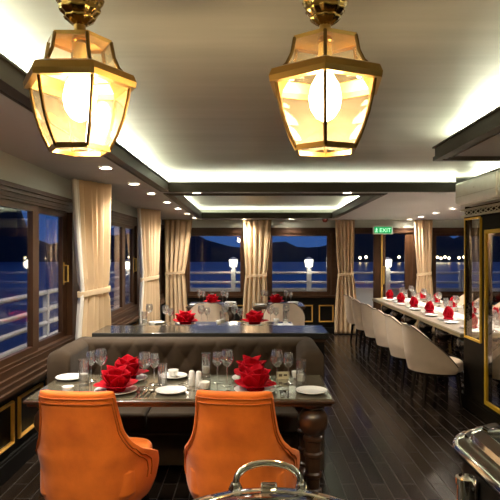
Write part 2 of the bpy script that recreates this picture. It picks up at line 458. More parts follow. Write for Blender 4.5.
m.build('plinth', 'cabinet', part, smooth=False)
m = MB(); pxb(m, 3.0, 5.98, ZT, ZT+.018, PX-.03, PX+.08); pxb(m, 3.0, 5.98, ZT+.066, ZT+.084, PX-.03, PX+.08)
yy = 3.05
while yy < 5.9:
    for zz, dd in ((0,1),(1,-1)):
        m.tube([(PX-.01, yy, ZT+.018+.048*zz), (PX-.01, yy+.06, ZT+.042), (PX-.01, yy+.12, ZT+.018+.048*zz)], .007, 4)
    yy += .12
m.build('fretwork_band', 'fretwork', part, smooth=False)
m = MB(); pxb(m, 3.0, 5.97, ZT+.015, ZT+.07, PX+.01, PX+.05); pxb(m, 3.0, 5.97, ZT+.084, 2.31, PX+.01, PX+.05)
m.build('fretwork_backing', 'cabinet', part, smooth=False)

# air conditioners hung over it
def aircon(y0, y1, label, grp):
    t = thing('air_conditioner', label, 'air conditioner', (PX-.032, (y0+y1)/2, 2.088), 0, grp)
    L = (y1-y0)/2-.01
    prof = [(0,0),(-.11,0),(-.160,.022),(-.17,.06),(-.168,.222),(-.156,.235),(0,.235)]
    m = MB(); b = 0
    m.v += [(x,-L,z) for x,z in prof]+[(x,L,z) for x,z in prof]; n = len(prof)
    m.f += [tuple(range(n)), tuple(reversed(range(n,2*n)))]+[(j,(j+1)%n+0,(j+1)%n+n,j+n) for j in range(n)]
    m.f[2:] = [tuple(reversed(q)) for q in m.f[2:]]
    m.build('body', 'ac_body', t, bevel=.008)
    m = MB(); m.box(-.142, -.06, -L+.05, L-.05, -.004, .010); m.build('louver', 'white', t, smooth=False)
    MB().box(-.173, -.166, -L+.02, L-.02, .088, .094).build('seam', 'white', t, smooth=False)
    m = MB(); m.lathe([(.016,0),(.016,.004)], 20)
    MB().box(-.004, .030, -L+.06, L-.06, .02, .22).build('wall_mount', 'steel', t, smooth=False)
    m.build('badge', 'white', t, loc=(-.165,0.0,.14), rot=(0,-pi/2,0))
aircon(4.72, 5.68, 'silver wall air conditioner above the gilded glass partition, farther of two', 'air conditioners over the partition')
aircon(3.72, 4.70, 'white wall air conditioner at the right picture edge above the partition', 'air conditioners over the partition')

# ------------------------------------------------------------------ outside
deck = struct(MB().box(-2.85, 6.5, YB+.07, 12.5, -.1, -.0).box(-2.85, XL-.07, YN, YB+.07, -.1, 0).build('deck', 'deck', smooth=False))
struct(MB().box(-600, 600, -60, 900, -3.5, -3.35).build('water', 'water', smooth=False))
rows = []
NH = 160
def ridge(az):   # az in px right of centre / focal
    p = 252+560*az
    pts = [(-900,70),(-400,66),(-60,64),(14,58),(32,10),(60,7),(100,12),(130,17),(186,16),(205,12),(225,5),(245,0),(262,4),(280,9),(297,5),(312,1),(330,5),(345,26),(380,30),(410,28),(428,24),(440,17),(452,11),(462,16),(475,20),(520,22),(900,40)]  # left end raised to stand in for the dark reflection in the near pane
    for (a, b), (c, d) in zip(pts, pts[1:]):
        if a <= p <= c: return b+(d-b)*(p-a)/(c-a)
    return 20
for j in range(7):
    row = []
    for i in range(NH+1):
        az = -1.6+3.2*i/NH
        D = 235+j*22
        h = max(0.5, ridge(az)*D/560 + .7*sin(i*1.7)+.5*sin(i*3.1+1) + 1.65)
        prof = (0, .32, .62, .85, 1.0, .8, 0)[j]
        row.append((az*D, D, -3.45 + (h+3.4)*prof))
    rows.append(row)
m = MB(); m.grid(rows); struct(m.build('hills', 'hill'))

RX, RY = -2.72, 12.3
t = thing('deck_railing', 'white ship railing with solid lower panels outside the far windows', 'railing', (1.5, RY, 0))
m = MB()
for z in (1.15, .94): m.tube([(RX-1.5+.03, 0, z), (4.8, 0, z)], .028, 10)
m.build('rail', 'railing_white', t)
m = MB(); m.box(RX-1.5+.03, 4.8, -.012, .012, .02, .80); m.box(RX-1.5+.03, 4.8, -.03, .03, .78, .82); m.build('lower_panel', 'railing_white', t, smooth=False)
MB().box(RX-1.5-.035, RX-1.5+.035, -.04, .04, 0, 1.17).build('post', 'railing_white', t, bevel=.006)
for x in (-.41, 1.25, 2.98, 4.6): MB().box(x-1.5-.05, x-1.5+.05, -.05, .05, 0, 1.22).build('post', 'railing_white', t, bevel=.006)
t = thing('deck_railing', 'white ship railing of four rails outside the left windows', 'railing', (RX, 5, 0))
m = MB()
for z in (1.09, .87, .69, .50): m.tube([(0, -6, z), (0, 7.245, z)], .032, 10)
m.build('rail', 'railing_white', t)
for y in (-3, -.3, 2.4, 4.9): MB().box(-.035, .035, y-.035, y+.035, 0, 1.12).build('post', 'railing_white', t, bevel=.005)
def make_postlamp():
    t = thing('post_lamp', 'x', 'lamp')
    MB().lathe([(.05,0),(.05,.012),(.022,.02),(.022,.05)], 16).build('base', 'railing_white', t)
    MB().lathe([(.075,.05),(.098,.21)], 6).build('shade', 'lamp_glow', t, smooth=False)
    MB().lathe([(.115,.21),(.06,.25),(.015,.27)], 6).build('cap', 'railing_white', t, smooth=False)
    return t
pl = make_postlamp()
for x, w in ((-.41,'seen through the far left window'),(1.25,'seen through the far middle window'),(2.98,'seen through the far glazed door'),(RX,'at the deck corner beyond the left windows')):
    z = 1.226 if x != RX else 1.182
    place(pl, (x, RY, z), 0, 'lit white lantern on a railing post %s' % w, 'lamps on the railing posts')
    l = bpy.data.lights.new('post_light', 'POINT'); l.energy = 1.5; l.color = (1,.9,.7); l.shadow_soft_size = .1
    o = bpy.data.objects.new('post_light', l); COL.objects.link(o); o.location = (x, RY-.16, z+.12)
for x, y, e in ((-2.2, 3.5, 16), (-2.2, 6.5, 16), (-2.2, 9.5, 16), (-.6, 11.6, 3), (1.4, 11.6, 3), (3.6, 11.6, 3)):
    l = bpy.data.lights.new('deck_fill', 'SPOT'); l.energy = e; l.color = (1,.92,.8); l.spot_size = R(150); l.spot_blend = .6; l.shadow_soft_size = .06  # unseen lamps added over the deck to brighten the railings
    o = bpy.data.objects.new('deck_fill', l); COL.objects.link(o); o.location = (x, y, 2.45)
g = MB().lathe([(.02,-.55),(.4,-.4),(.55,0),(.4,.4),(.02,.55)], 8)
sl = None
for i, px in enumerate((434, 437.5, 441, 445, 449, 459, 464, 470, 366, 360, 399)):
    D = 228; x = (px-252)/560*D; z = 1.65-(258-250+random.uniform(-1,1))/560*D
    if sl is None:
        sl = g.build('shore_light', 'shore_glow'); o = sl
    else:
        o = sl.copy(); COL.objects.link(o)
    o.location = (x, D, z)
    tag(o, 'tiny warm light on the far shore seen through the right windows', 'shore light', 'lights along the far shore')

# ------------------------------------------------------------------ curtains
def curtain(label, plane, u0, u1, n0, amp, tie_z, top_z, bot_z, tie_u, tie_w, bot_u, bot_w, nf=8, lining=None, skew=0.0, group='tied back curtains'):
    cu = (u0+u1)/2
    base = (XL+n0, cu, 0) if plane.k == 'left' else (cu, YB-n0, 0)
    t = thing('curtain', label, 'curtain', base, 0, group)
    def P(u, n, z):
        n += skew*(u-cu)/(u1-u0)
        return (n, u-cu, z) if plane.k == 'left' else (u-cu, -n, z)
    def prof(z):
        if z > tie_z:
            k = (z-tie_z)/(top_z-tie_z); k = k**.75
            return (tie_u+(cu-tie_u)*k, tie_w+((u1-u0)-tie_w)*k)
        k = (tie_z-z)/(tie_z-bot_z); k = min(1, k*1.25)**.6
        return (tie_u+(bot_u-tie_u)*k, tie_w+(bot_w-tie_w)*k)
    def sheet(f0, f1, nshift, N, folds, amp):
        zsx = [bot_z+(top_z-bot_z)*i/40 for i in range(41)]
        rows = []
        for z in zsx:
            c, w = prof(z); row = []
            am = amp*(.72 if abs(z-tie_z) < .05 else 1)
            for j in range(N+1):
                s = f0+(f1-f0)*j/N
                ph = 2*pi*folds*s
                sh = sin(ph)+.18*sin(2*ph+z*.5)+.30*sin(.37*ph+1.7+z*.3)+.10*sin(3.3*ph+.6)
                row.append(P(c+w*(s-.5), nshift+am*sh, z))
            rows.append(row)
        m = MB(); m.grid(rows); return m
    if lining:
        sheet(0, lining, 0, int(190*lining), nf, amp).build('lining', 'lining', t, solid=.004)
        sheet(lining, 1, 0.0, 190, nf, amp).build('drape', 'curtain', t, solid=.006)
    else:
        sheet(0, 1, 0, 190, nf, amp).build('drape', 'curtain', t, solid=.006)
    # tie band
    rows = []
    for z in (tie_z-.027, tie_z-.022, tie_z+.022, tie_z+.027):
        row = []
        for j in range(48):
            a = 2*pi*j/48
            cx, cy = cos(a), sin(a)
            q = .6
            sx = math.copysign(abs(cx)**q, cx); sy = math.copysign(abs(cy)**q, cy)
            row.append(P(tie_u+sx*(tie_w/2+.012), sy*(amp*.95+.010), z+.02*cx))
        rows.append(row)
    m = MB(); m.grid(rows, True); m.build('tie_band', 'curtain', t, solid=.006)
    rows = [[P(u0+(u1-u0)*j/40, s*(amp*1.0+.01), zz) for j in range(41)] for s, zz in ((1, top_z-.01), (1, top_z-.0))]
    return t
def tz(y): return zs(y)-.006
curtain('beige tied curtain with pale lining between the two left window bays', PL, 5.25, 5.78, .21, .034, 1.24, tz(5.8), .02, 5.54, .36, 5.53, .54, 6, .17, .25)
curtain('beige tied curtain on the left wall just past the second window bay', PL, 8.28, 8.88, .21, .034, 1.22, tz(8.9), .02, 8.59, .40, 8.58, .57, 6, .13, .25)
curtain('beige tied curtain in the far left corner beside the far window', PB, -1.70, -1.16, .16, .028, 1.2, tz(YB), .02, -1.50, .36, -1.47, .44, 5)
curtain('beige tied curtain between the two windows of the far wall', PB, -.18, .38, .14, .028, 1.15, tz(YB), .02, .08, .40, .06, .50, 5)
curtain('full length beige tied curtain left of the glazed door', PB, 1.62, 2.0, .14, .030, 1.18, tz(YB), .02, 1.83, .28, 1.84, .46, 5)
curtain('beige tied curtain right of the glazed door', PB, 3.16, 3.52, .14, .030, 1.18, tz(YB), .02, 3.36, .26, 3.36, .40, 5)

# exit sign and detector
t = thing('exit_sign', 'green lit exit sign in a white frame above the door', 'sign', (2.56, YB-.12, 1.955))
MB().box(-.195, .195, 0, .03, 0, .17).build('housing', 'white', t, bevel=.012)
MB().box(-.17, .17, -.004, 0, .022, .148).build('face', 'exit_green', t, smooth=False)
cu = bpy.data.curves.new('lettering', 'FONT'); cu.body = 'EXIT'; cu.size = .112; cu.extrude = .001; cu.align_x = 'CENTER'
to = bpy.data.objects.new('tmp', cu); COL.objects.link(to)
dg = bpy.context.evaluated_depsgraph_get(); me = bpy.data.meshes.new_from_object(to.evaluated_get(dg))
bpy.data.objects.remove(to)
me.materials.clear(); me.materials.append(MATS['exit_white'])
o = bpy.data.objects.new('lettering', me); COL.objects.link(o); o.parent = t; o.location = (.045, -.006, .045); o.rotation_euler = (pi/2, 0, 0)
m = MB(); m.lathe([(.012,-.012),(.012,.012)], 10, (0,0,0)); m.v = [(x-.125, -.006, y+.118) for x, y, z in m.v][:20]; m.f = [tuple(range(10))]
m.tube([(-.125,-.006,.10),(-.13,-.006,.07),(-.112,-.006,.05),(-.12,-.006,.035)], .007, 6)
m.tube([(-.128,-.006,.07),(-.14,-.006,.05),(-.155,-.006,.045)], .007, 6)
m.tube([(-.145,-.006,.085),(-.125,-.006,.098),(-.105,-.006,.08)], .006, 6)
m.build('pictogram', 'exit_white', t)
m = MB().box(-.02, .02, .03, .115, .05, .12); m.build('bracket', 'white', t, smooth=False)
t = thing('smoke_detector', 'dark red round detector on the ceiling near the far wall', 'detector', (1.41, 10.80, zs(10.8)))
MB().lathe([(.05,0),(.06,-.02),(.058,-.03)], 20).build('base', 'red_plastic', t)
MB().lathe([(.045,-.03),(.04,-.055),(.02,-.065)], 20, cap0=False).build('dome', 'red_plastic', t)

# ------------------------------------------------------------------ orange chairs
def legs(t, pts, m, top, r0, r1, splay=.03):
    for x, y in pts:
        mb = MB(); sx = math.copysign(splay, x); sy = math.copysign(splay, y)
        mb.tube([(x, y, top), (x+sx*.5, y+sy*.5, top/2), (x+sx, y+sy, 0)], [r0, (r0+r1)/2, r1], 10)
        mb.build('leg', m, t)
def interp(tab, z):
    for (a, b), (c, d) in zip(tab, tab[1:]):
        if a <= z <= c:
            k = (z-a)/(c-a); k = k*k*(3-2*k)*.5+k*.5
            return b+(d-b)*k
    return tab[0][1] if z < tab[0][0] else tab[-1][1]
def orange_chair():
    t = thing('dining_chair', 'x', 'chair')
    HW = [(.27,.252),(.31,.284),(.37,.304),(.44,.312),(.51,.308),(.555,.290),(.60,.255),(.66,.224),(.72,.206),(.79,.196),(.87,.189),(.91,.186),(.93,.178)]
    WR = [(.27,.25),(.36,.32),(.44,.37),(.50,.36),(.54,.27),(.58,.17),(.64,.11),(.72,.08),(.93,.05)]
    BK = [(.27,-.20),(.33,-.245),(.45,-.26),(.60,-.275),(.75,-.30),(.93,-.33)]
    def S(u, z, off=0):
        w = interp(HW, z); wr = interp(WR, z); yb = interp(BK, z)
        a = abs(u)
        x = w*math.copysign(min(1, a*1.12-.12*a**4), u)
        y = yb+wr*a**3.2
        return Vector((x, y-off*(1-a**4*.9), z))
    NZ, NU = 26, 26
    rows = []
    for i in range(NZ+1):
        z = .27+(.93-.27)*i/NZ
        rows.append([S(-1+2*j/NU, z) for j in range(NU+1)])
    m = MB(); m.grid(rows); m.build('backrest', 'orange', t, solid=.052, bevel=.022, sub=1)
    for k, ins in enumerate((.10, .145)):
        pts = []
        zl = [.40+(.905-.045*k*.6-.40)*i/22 for i in range(23)]
        def pt(u, z): return S(u, z, 0)+Vector((0, -.031, 0))-Vector((0,0,0))
        def nrm(u, z):
            a = S(min(1,u+.02), z)-S(max(-1,u-.02), z); b = S(u, z+.01)-S(u, z-.01)
            n = a.cross(b).normalized(); return n if n.y < 0 else -n
        uu = 1-ins
        for z in zl: pts.append(S(-uu, z)+nrm(-uu, z)*.0285)
        zt = zl[-1]
        for i in range(1, 20):
            u = -uu+2*uu*i/20; pts.append(S(u, zt)+nrm(u, zt)*.0285)
        for z in reversed(zl): pts.append(S(uu, z)+nrm(uu, z)*.0285)
        MB().tube(pts, .0038, 6).build('piping', 'orange_dark', t)
    poly = []
    for i in range(28):
        a = 2*pi*i/28; cx, cy = cos(a), sin(a)
        poly.append((.272*math.copysign(abs(cx)**.45, cx), .04+.28*math.copysign(abs(cy)**.45, cy)))
    MB().prism(poly, .33, .50).build('seat', 'orange', t, bevel=.03)
    MB().prism([(x*.93, .04+(y-.04)*.93) for x, y in poly], .30, .331).build('seat_frame', 'black_wood', t)
    legs(t, ((-.2,-.15),(.2,-.15),(-.2,.24),(.2,.24)), 'black_wood', .31, .022, .014)
    return t
oc = orange_chair()
place(oc, (-.875, 3.16, 0), R(-4), 'orange velvet chair in front of the left end of the near table', 'orange chairs')
place(oc, (-.065, 3.16, 0), R(-5), 'orange velvet chair behind the round chafing dish', 'orange chairs')

# ------------------------------------------------------------------ turned-leg tables
LEG = [(.05,0),(.062,.012),(.062,.03),(.045,.045),(.055,.07),(.068,.095),(.055,.125),(.042,.14),(.055,.15),(.055,.165),(.042,.175),(.045,.24),(.056,.25),(.056,.268),(.046,.28),(.05,.37),(.06,.38),(.06,.395),(.048,.405),(.052,.47),(.062,.48),(.062,.495),(.046,.505),(.06,.52),(.083,.55),(.094,.59),(.090,.63),(.07,.662),(.055,.675),(.075,.69),(.075,.712)]
def table(label, x0, x1, y0, y1, group=None, legx=.12, mt='table_top', slim=1.0, extra=(), linen=None):
    cx, cy = (x0+x1)/2, (y0+y1)/2
    t = thing('dining_table', label, 'table', (cx, cy, 0), 0, group)
    hx, hy = (x1-x0)/2, (y1-y0)/2
    MB().box(-hx+.012, hx-.012, -hy+.012, hy-.012, .735, .75).build('tabletop', mt, t, bevel=.003)
    MB().box(-hx, hx, -hy, hy, .722, .741).box(-hx+.015, hx-.015, -hy+.015, hy-.015, .70, .722).build('table_edge', 'turned_wood', t, bevel=.006)
    lx = [-hx+legx, hx-legx]+[e-cx for e in extra]
    ly = [-hy+legx, hy-legx]
    for x in lx:
        for y in ly:
            MB().lathe([(r*slim, z*.701/.712) for r, z in LEG], 24, (x, y, 0)).build('leg', 'turned_wood', t)
    return t
table('dark wood dining table with turned legs behind the orange chairs', -1.38, .50, 3.37, 4.05, 'turned leg tables')
table('dark dining table set with red napkins behind the console', -1.38, .50, 6.35, 7.05, 'turned leg tables')
table('small dining table under the far left window', -1.06, -.26, 8.95, 9.65, 'turned leg tables', .1, slim=.8)
table('small dining table under the far middle window', .0, .86, 8.95, 9.65, 'turned leg tables', .1, slim=.8)
# long table along the right side (legs in pairs down its length)
LX0, LX1, LY0, LY1 = 2.25, 3.40, 6.05, 10.5
t = thing('long_table', 'long dining table lined with red napkins on the right side', 'table', ((LX0+LX1)/2, (LY0+LY1)/2, 0))
hx, hy = (LX1-LX0)/2, (LY1-LY0)/2
MB().box(-hx+.012, hx-.012, -hy+.012, hy-.012, .735, .75).build('tabletop', 'long_top', t, bevel=.003)
MB().box(-hx, hx, -hy, hy, .70, .741).build('table_edge', 'rim_olive', t, bevel=.006)
for i in range(6):
    for x in (-.38, .38):
        MB().lathe([(r*1.1, z*.701/.712) for r, z in LEG], 20, (x, -hy+.35+(2*hy-.7)*i/5, 0)).build('leg', 'black_wood', t)
MB().box(-.09, .09, -hy+.02, hy-.02, .7501, .7535).build('runner', 'linen', t, smooth=False)

# ------------------------------------------------------------------ sofa and console
SX0, SX1 = -1.50, .53
def sofa():
    t = thing('tufted_sofa', 'dark brown tufted sofa along the far side of the near table', 'sofa', ((SX0+SX1)/2, 4.42, 0))
    hw = (SX1-SX0)/2
    MB().box(-hw+.02, hw-.02, -.30, .30, .06, .30).build('base', 'sofa', t, bevel=.015)
    m = MB(); N = 3; w = (2*hw-.24)/N
    for i in range(N):
        x0 = -hw+.12+w*i
        MB().box(x0+.004, x0+w-.004, -.33, .17, .302, .45).build('seat_cushion', 'sofa', t, bevel=.03)
    # tufted back: front surface heightfield, flat rear
    NX, NZ = 150, 36; z0, z1 = .44, .915
    px, pz = .17, .15
    rows = []; X0, X1 = -hw+.11, hw-.11
    btn = []
    for r_ in range(4):
        zc = z0+.07+pz*.85*r_
        n0 = int((X1-X0)/px)+2
        for c_ in range(n0):
            xx = X0+px*(c_+(.5 if r_ % 2 else 0))
            if X0+.02 < xx < X1-.02 and zc < z1-.05: btn.append((xx, zc))
    for i in range(NZ+1):
        row = []
        for j in range(NX+1):
            x = X0+(X1-X0)*j/NX; z = z0+(z1-z0)*i/NZ
            d = min(math.hypot(x-a, z-b) for a, b in btn)
            u_ = (x-X0)/px; w_ = (z-(z0+.07))/(pz*.85); q_ = abs(sin(pi*(u_+w_/2)))*abs(sin(pi*(u_-w_/2)))
            bul = .030*(1-math.exp(-(d/.05)**1.1))+.022*q_**.35
            edge = min(1, (z1-z)/.05); edge = math.sqrt(max(0, 1-(1-edge)**2))
            row.append((x, .268-(.03+bul*1.0+.06*edge), z))
        rows.append(row)
    b = len(rows)
    rows.append([(X0+(X1-X0)*j/NX, .30, z1+.003) for j in range(NX+1)])
    rows.append([(X0+(X1-X0)*j/NX, .33, z1-.01) for j in range(NX+1)])
    rows.append([(X0+(X1-X0)*j/NX, .34, z0) for j in range(NX+1)])
    m = MB(); m.grid(rows); bk = m.build('backrest', 'sofa', t, ang=80)
    for a, c in btn:
        mb = MB(); mb.lathe([(.011,0),(.011,.005),(.006,.008)], 10)
        o = mb.build('button', 'sofa', bk, loc=(a, .184, c), rot=(pi/2, 0, 0))
    for s in (-1, 1):
        prof = []
        for i in range(13):
            a = pi*i/12; prof.append((.085*-cos(a), .86+.055*sin(a)))
        prof = [(-.085, .05)]+prof+[(.085, .05)]
        ys = [(-.35, .80), (-.345, .9), (-.33, .97), (-.30, 1.0), (.34, 1.0)]
        rows = [[(s*(hw-.085)+x*k, y, .05+(z-.05)*(k if z > .5 else 1)) for x, z in prof] for y, k in ys]
        m = MB(); m.grid(rows, True)
        n = len(prof); m.f.append(tuple(reversed(range(n)))); m.f.append(tuple(range(n*(len(ys)-1), n*len(ys))))
        m.build('armrest', 'sofa', t, ang=60)
    for x in (-hw+.1, hw-.1):
        for y in (-.26, .26): MB().lathe([(.02,0),(.03,.06)], 12, (x, y, 0)).build('foot', 'black_wood', t)
    return t
sofa()
t = thing('console_cabinet', 'black console with glossy top behind the tufted sofa', 'console', (-.355, 5.03, 0))
MB().box(-.98, .98, -.22, .22, 0, .89).build('body', 'black_panel', t, bevel=.006)
MB().box(-1.015, 1.015, -.245, .245, .885, .94).build('counter_top', 'console_top', t, bevel=.006)
MB().box(-.99, .99, -.235, .235, .86, .885).build('cornice', 'turned_wood', t, smooth=False)

# ------------------------------------------------------------------ beige tub chairs
def tub_chair():
    t = thing('tub_chair', 'x', 'chair')
    NA, NZ = 36, 14
    def top(a):
        k = abs(a)
        return .85-.42*max(0, min(1, (k-.45)/1.55))**1.25
    def pt(a, f):
        zt = top(a); z = .375+(zt-.375)*f
        k = (z-.375)/.475
        rr = .268+.022*min(1, f*3)+.02*k
        fl = max(0, abs(a)-1.45)
        x = sin(a)*rr*(1.0); y = -cos(a)*rr - .03*k*max(0, cos(a))
        return Vector((x, y, z))
    A = 2.0
    rows = [[pt(-A+2*A*j/NA, i/NZ) for j in range(NA+1)] for i in range(NZ+1)]
    m = MB(); m.grid(rows); m.build('back_shell', 'beige', t, solid=.045, bevel=.012, sub=1)
    MB().tube([pt(-A+2*A*j/NA, 1.0)*1.0+Vector((0,0,.006))+Vector((sin(-A+2*A*j/NA),-cos(-A+2*A*j/NA),0))*.023 for j in range(NA+1)], .006, 6).build('piping', 'piping_dark', t)
    poly = [(.245*cos(2*pi*i/28), .015+.255*sin(2*pi*i/28)) for i in range(28)]
    poly = [(math.copysign(abs(x/.245)**.7, x)*.245, y) for x, y in poly]
    MB().prism(poly, .36, .475).build('seat', 'beige', t, bevel=.028)
    MB().prism([(x*.9, y*.9) for x, y in poly], .33, .361).build('seat_frame', 'black_wood', t)
    legs(t, ((-.17,-.17),(.17,-.17),(-.17,.17),(.17,.17)), 'black_wood', .335, .024, .015, .03)
    return t
tc = tub_chair()
rowy = [6.05+.765*i for i in range(6)]
for i, y in enumerate(rowy):
    place(tc, (1.985, y, 0), -pi/2+R((2,-3,1,4,-2,3)[i]), 'beige tub chair on the aisle side of the long table, %s' % ('nearest one' if i == 0 else '%s from the near end' % ORD[i]), 'tub chairs along the aisle')
for i in range(6):
    y = 6.4+.77*i
    place(tc, (3.66, y, 0), pi/2+R((-3,2,4,-2,1,-3)[i]), 'beige tub chair on the far side of the long table, %s from the near end' % ORD[i], 'tub chairs on the far side of the long table')
place(tc, (2.665, 5.70, 0), R(14), 'beige tub chair at the near end of the long table behind the partition glass', 'tub chairs along the aisle')
place(tc, (-.68, 8.72, 0), R(3), 'beige tub chair with its back to us at the far left table', 'tub chairs at the far tables')
place(tc, (.50, 8.72, 0), R(-4), 'beige tub chair with its back to us at the far middle table', 'tub chairs at the far tables')

# ------------------------------------------------------------------ tableware prototypes
def plate_proto(name, r, cat):
    m = MB().lathe([(r*.55,.0),(r*.62,.004),(r*.98,.015),(r,.019),(r*.985,.0205),(r*.66,.010),(r*.5,.0075)], 40)
    return tag(m.build(name, 'porcelain'), 'x', cat)
P_big = plate_proto('dinner_plate', .135, 'plate')
P_side = plate_proto('side_plate', .10, 'plate')
def wine_proto(name, h, rb):
    t = thing(name, 'x', 'glass')
    hb = h*.46; z0 = h-hb
    prof = [(.0035,z0-.004),(.012,z0+.002),(rb*.55,z0+hb*.10),(rb*.85,z0+hb*.26),(rb,z0+hb*.45),(rb*.94,z0+hb*.72),(rb*.78,h),(rb*.765,h),(rb*.92,z0+hb*.72),(rb*.97,z0+hb*.45),(rb*.82,z0+hb*.27),(rb*.5,z0+hb*.12),(.006,z0+.010)]
    MB().lathe(prof, 28).build('bowl', 'glassware', t, ang=70)
    MB().lathe([(.0045,.006),(.0035,z0*.5),(.0045,z0)], 10).build('stem', 'glassware', t)
    MB().lathe([(.033,0),(.034,.002),(.012,.005),(.0045,.010)], 28).build('foot', 'glassware', t)
    return t
G_big = wine_proto('wine_glass', .235, .043)
G_small = wine_proto('wine_glass', .205, .036)
def cand_proto():
    t = thing('candle_glass', 'x', 'candle')
    MB().lathe([(.031,0),(.033,.004),(.034,.17),(.0315,.17),(.030,.03),(.002,.028)], 28).build('cylinder', 'glassware', t, ang=70)
    MB().lathe([(.026,.032),(.027,.036),(.026,.075),(.004,.078)], 20).build('candle', 'candle', t)
    return t
G_cand = cand_proto()
def tumbler_proto():
    m = MB().lathe([(.026,0),(.028,.003),(.031,.155),(.0295,.155),(.026,.012),(.002,.010)], 28)
    return tag(m.build('water_glass', 'glassware', ang=70), 'x', 'glass')
G_tum = tumbler_proto()

def napkin_mesh(upright):
    """a linen napkin folded into overlapping pointed petals, fanned from one base."""
    m = MB()
    rnd = random.Random(3)
    def petal(az, tilt, L, W, base, curl, fo=.38):
        d = Vector((cos(az), sin(az), 0)); s = Vector((-sin(az), cos(az), 0))
        rows = []
        for i in range(9):
            f = i/8
            tl = tilt - curl*f
            r = L*f
            p = Vector((0,0,.012)) + d*(base + r*cos(tl)) + Vector((0,0,1))*(r*sin(tl))
            w = W*(math.sin(pi*min(1, .16+.84*f))**.75 if f < .98 else .03)
            if f >= .98: w = .003
            nrm = (d*-sin(tl)+Vector((0,0,1))*cos(tl))
            row = []
            for j in range(7):
                g = -1+2*j/6
                fold = fo*w*(abs(g)**1.2)
                row.append(p + s*(g*w) + nrm*(fold))
            rows.append(row)
        m.grid(rows)
    if not upright:
        for k in range(4): petal(2*pi*k/4+.25, R(17), .125, .080, .015, 0, .2)
        for k in range(4): petal(2*pi*k/4+1.0, R(50), .14, .082, .015, R(-4), .5)
        for k in range(3): petal(2*pi*k/3+.3, R(74), .16, .068, .008, R(6), .6)
    else:
        for k in range(5): petal(2*pi*k/5+.2, R(35), .07, .045, .008, 0)
        for k in range(5): petal(2*pi*k/5+.5, R(70), .12, .06, .012, R(-6))
        for k in range(3): petal(2*pi*k/3+.2, R(82), .14, .06, .004, R(2))
    m.lathe([(.05,.0),(.055,.012),(.03,.03)], 14)
    return m
N_star = tag(napkin_mesh(False).build('folded_napkin', 'red', solid=.0035), 'x', 'napkin')
N_up = tag(napkin_mesh(True).build('folded_napkin', 'red', solid=.0035), 'x', 'napkin')

def cutlery(kind):
    m = MB(); L = .20
    def strip(pts):   # (y, halfwidth, z)
        rows = [[(-w, y, z), (w, y, z), (w, y, z+.0022), (-w, y, z+.0022)] for y, w, z in pts]
        b = m.grid(rows, True); m.f.append((b+3,b+2,b+1,b)); n = len(rows)*4; m.f.append((b+n-4,b+n-3,b+n-2,b+n-1))
    if kind == 'fork':
        strip([(-.10,.008,.0),(-.06,.007,.001),(0,.0035,.004),(.04,.005,.004),(.05,.011,.002),(.062,.012,.002)])
        for k in (-1, -.33, .33, 1):
            b = len(m.v); strip_pts = [(.06,.0016,.002),(.10,.001,.005)]
            rows = [[(k*.010-w, y, z), (k*.010+w, y, z), (k*.010+w, y, z+.002), (k*.010-w, y, z+.002)] for y, w, z in strip_pts]
            bb = m.grid(rows, True); m.f.append((bb+4,bb+5,bb+6,bb+7))
    elif kind == 'knife':
        strip([(-.11,.008,0),(-.06,.008,.002),(-.01,.005,.003),(0,.009,.002),(.07,.010,.001),(.10,.006,.001),(.112,.001,.001)])
    else:
        strip([(-.10,.007,.0),(-.06,.006,.001),(.02,.003,.005),(.04,.006,.004),(.055,.016,.001),(.075,.019,.0),(.092,.013,.001),(.10,.003,.003)])
    return tag(m.build(kind, 'steel'), 'x', kind)
C_fork, C_knife, C_spoon = cutlery('fork'), cutlery('knife'), cutlery('spoon')

def shaker(name):
    t = thing(name, 'x', 'shaker')
    MB().lathe([(.020,0),(.022,.004),(.020,.075),(.019,.082)], 20).build('body', 'porcelain', t)
    MB().lathe([(.0195,.082),(.018,.094),(.010,.100)], 20, cap0=False).build('cap', 'porcelain', t)
    return t
def cup():
    t = thing('small_cup', 'x', 'cup')
    MB().lathe([(.018,0),(.028,.006),(.036,.03),(.038,.048),(.036,.048),(.033,.03),(.004,.012)], 28).build('bowl', 'porcelain', t)
    MB().tube([(.034+.018*sin(pi*i/8), 0, .012+.03*i/8) for i in range(9)], .004, 8).build('handle', 'porcelain', t)
    return t
S_shk = shaker('salt_shaker'); S_shk2 = shaker('pepper_shaker'); S_cup = cup()

TZ = .7508
def T(px, py): d = 504/(py-250); return ((px-252)*d/560, d)
PLZ = .0105
# ---- near table
NB = [(-.86, 3.545, 'near left place'), (-.86, 3.875, 'far left place'), (-.005, 3.88, 'far right place'), (.02, 3.56, 'near right place')]
for i, (x, y, w) in enumerate(NB):
    place(P_big, (x, y, TZ), 0, 'white dinner plate at the %s of the near table' % w, 'dinner plates on the near table')
    place(N_star, (x, y, TZ+PLZ), (.3, 1.5, 2.2, .9)[i], 'red flower folded napkin at the %s of the near table' % w, 'red napkins on the near table', (1.08, 1.08, .96))
GL = 'glasses on the near table'
for pr, x, y, lab in (
    (G_small, -1.10, 3.83, 'smaller wine glass at the left end of the near table'),
    (G_big, -1.01, 3.75, 'larger wine glass at the left end of the near table'),
    (G_big, -.695, 3.63, 'larger wine glass right of the near left napkin'),
    (G_small, -.655, 3.75, 'smaller wine glass right of the near left napkin'),
    (G_small, -.235, 3.80, 'smaller wine glass left of the right hand napkins'),
    (G_big, -.165, 3.715, 'larger wine glass left of the right hand napkins'),
    (G_big, .165, 3.71, 'larger wine glass right of the right hand napkins'),
    (G_small, .245, 3.77, 'smaller wine glass right of the right hand napkins'),
):
    place(pr, (x, y, TZ), random.random()*6, lab, GL)
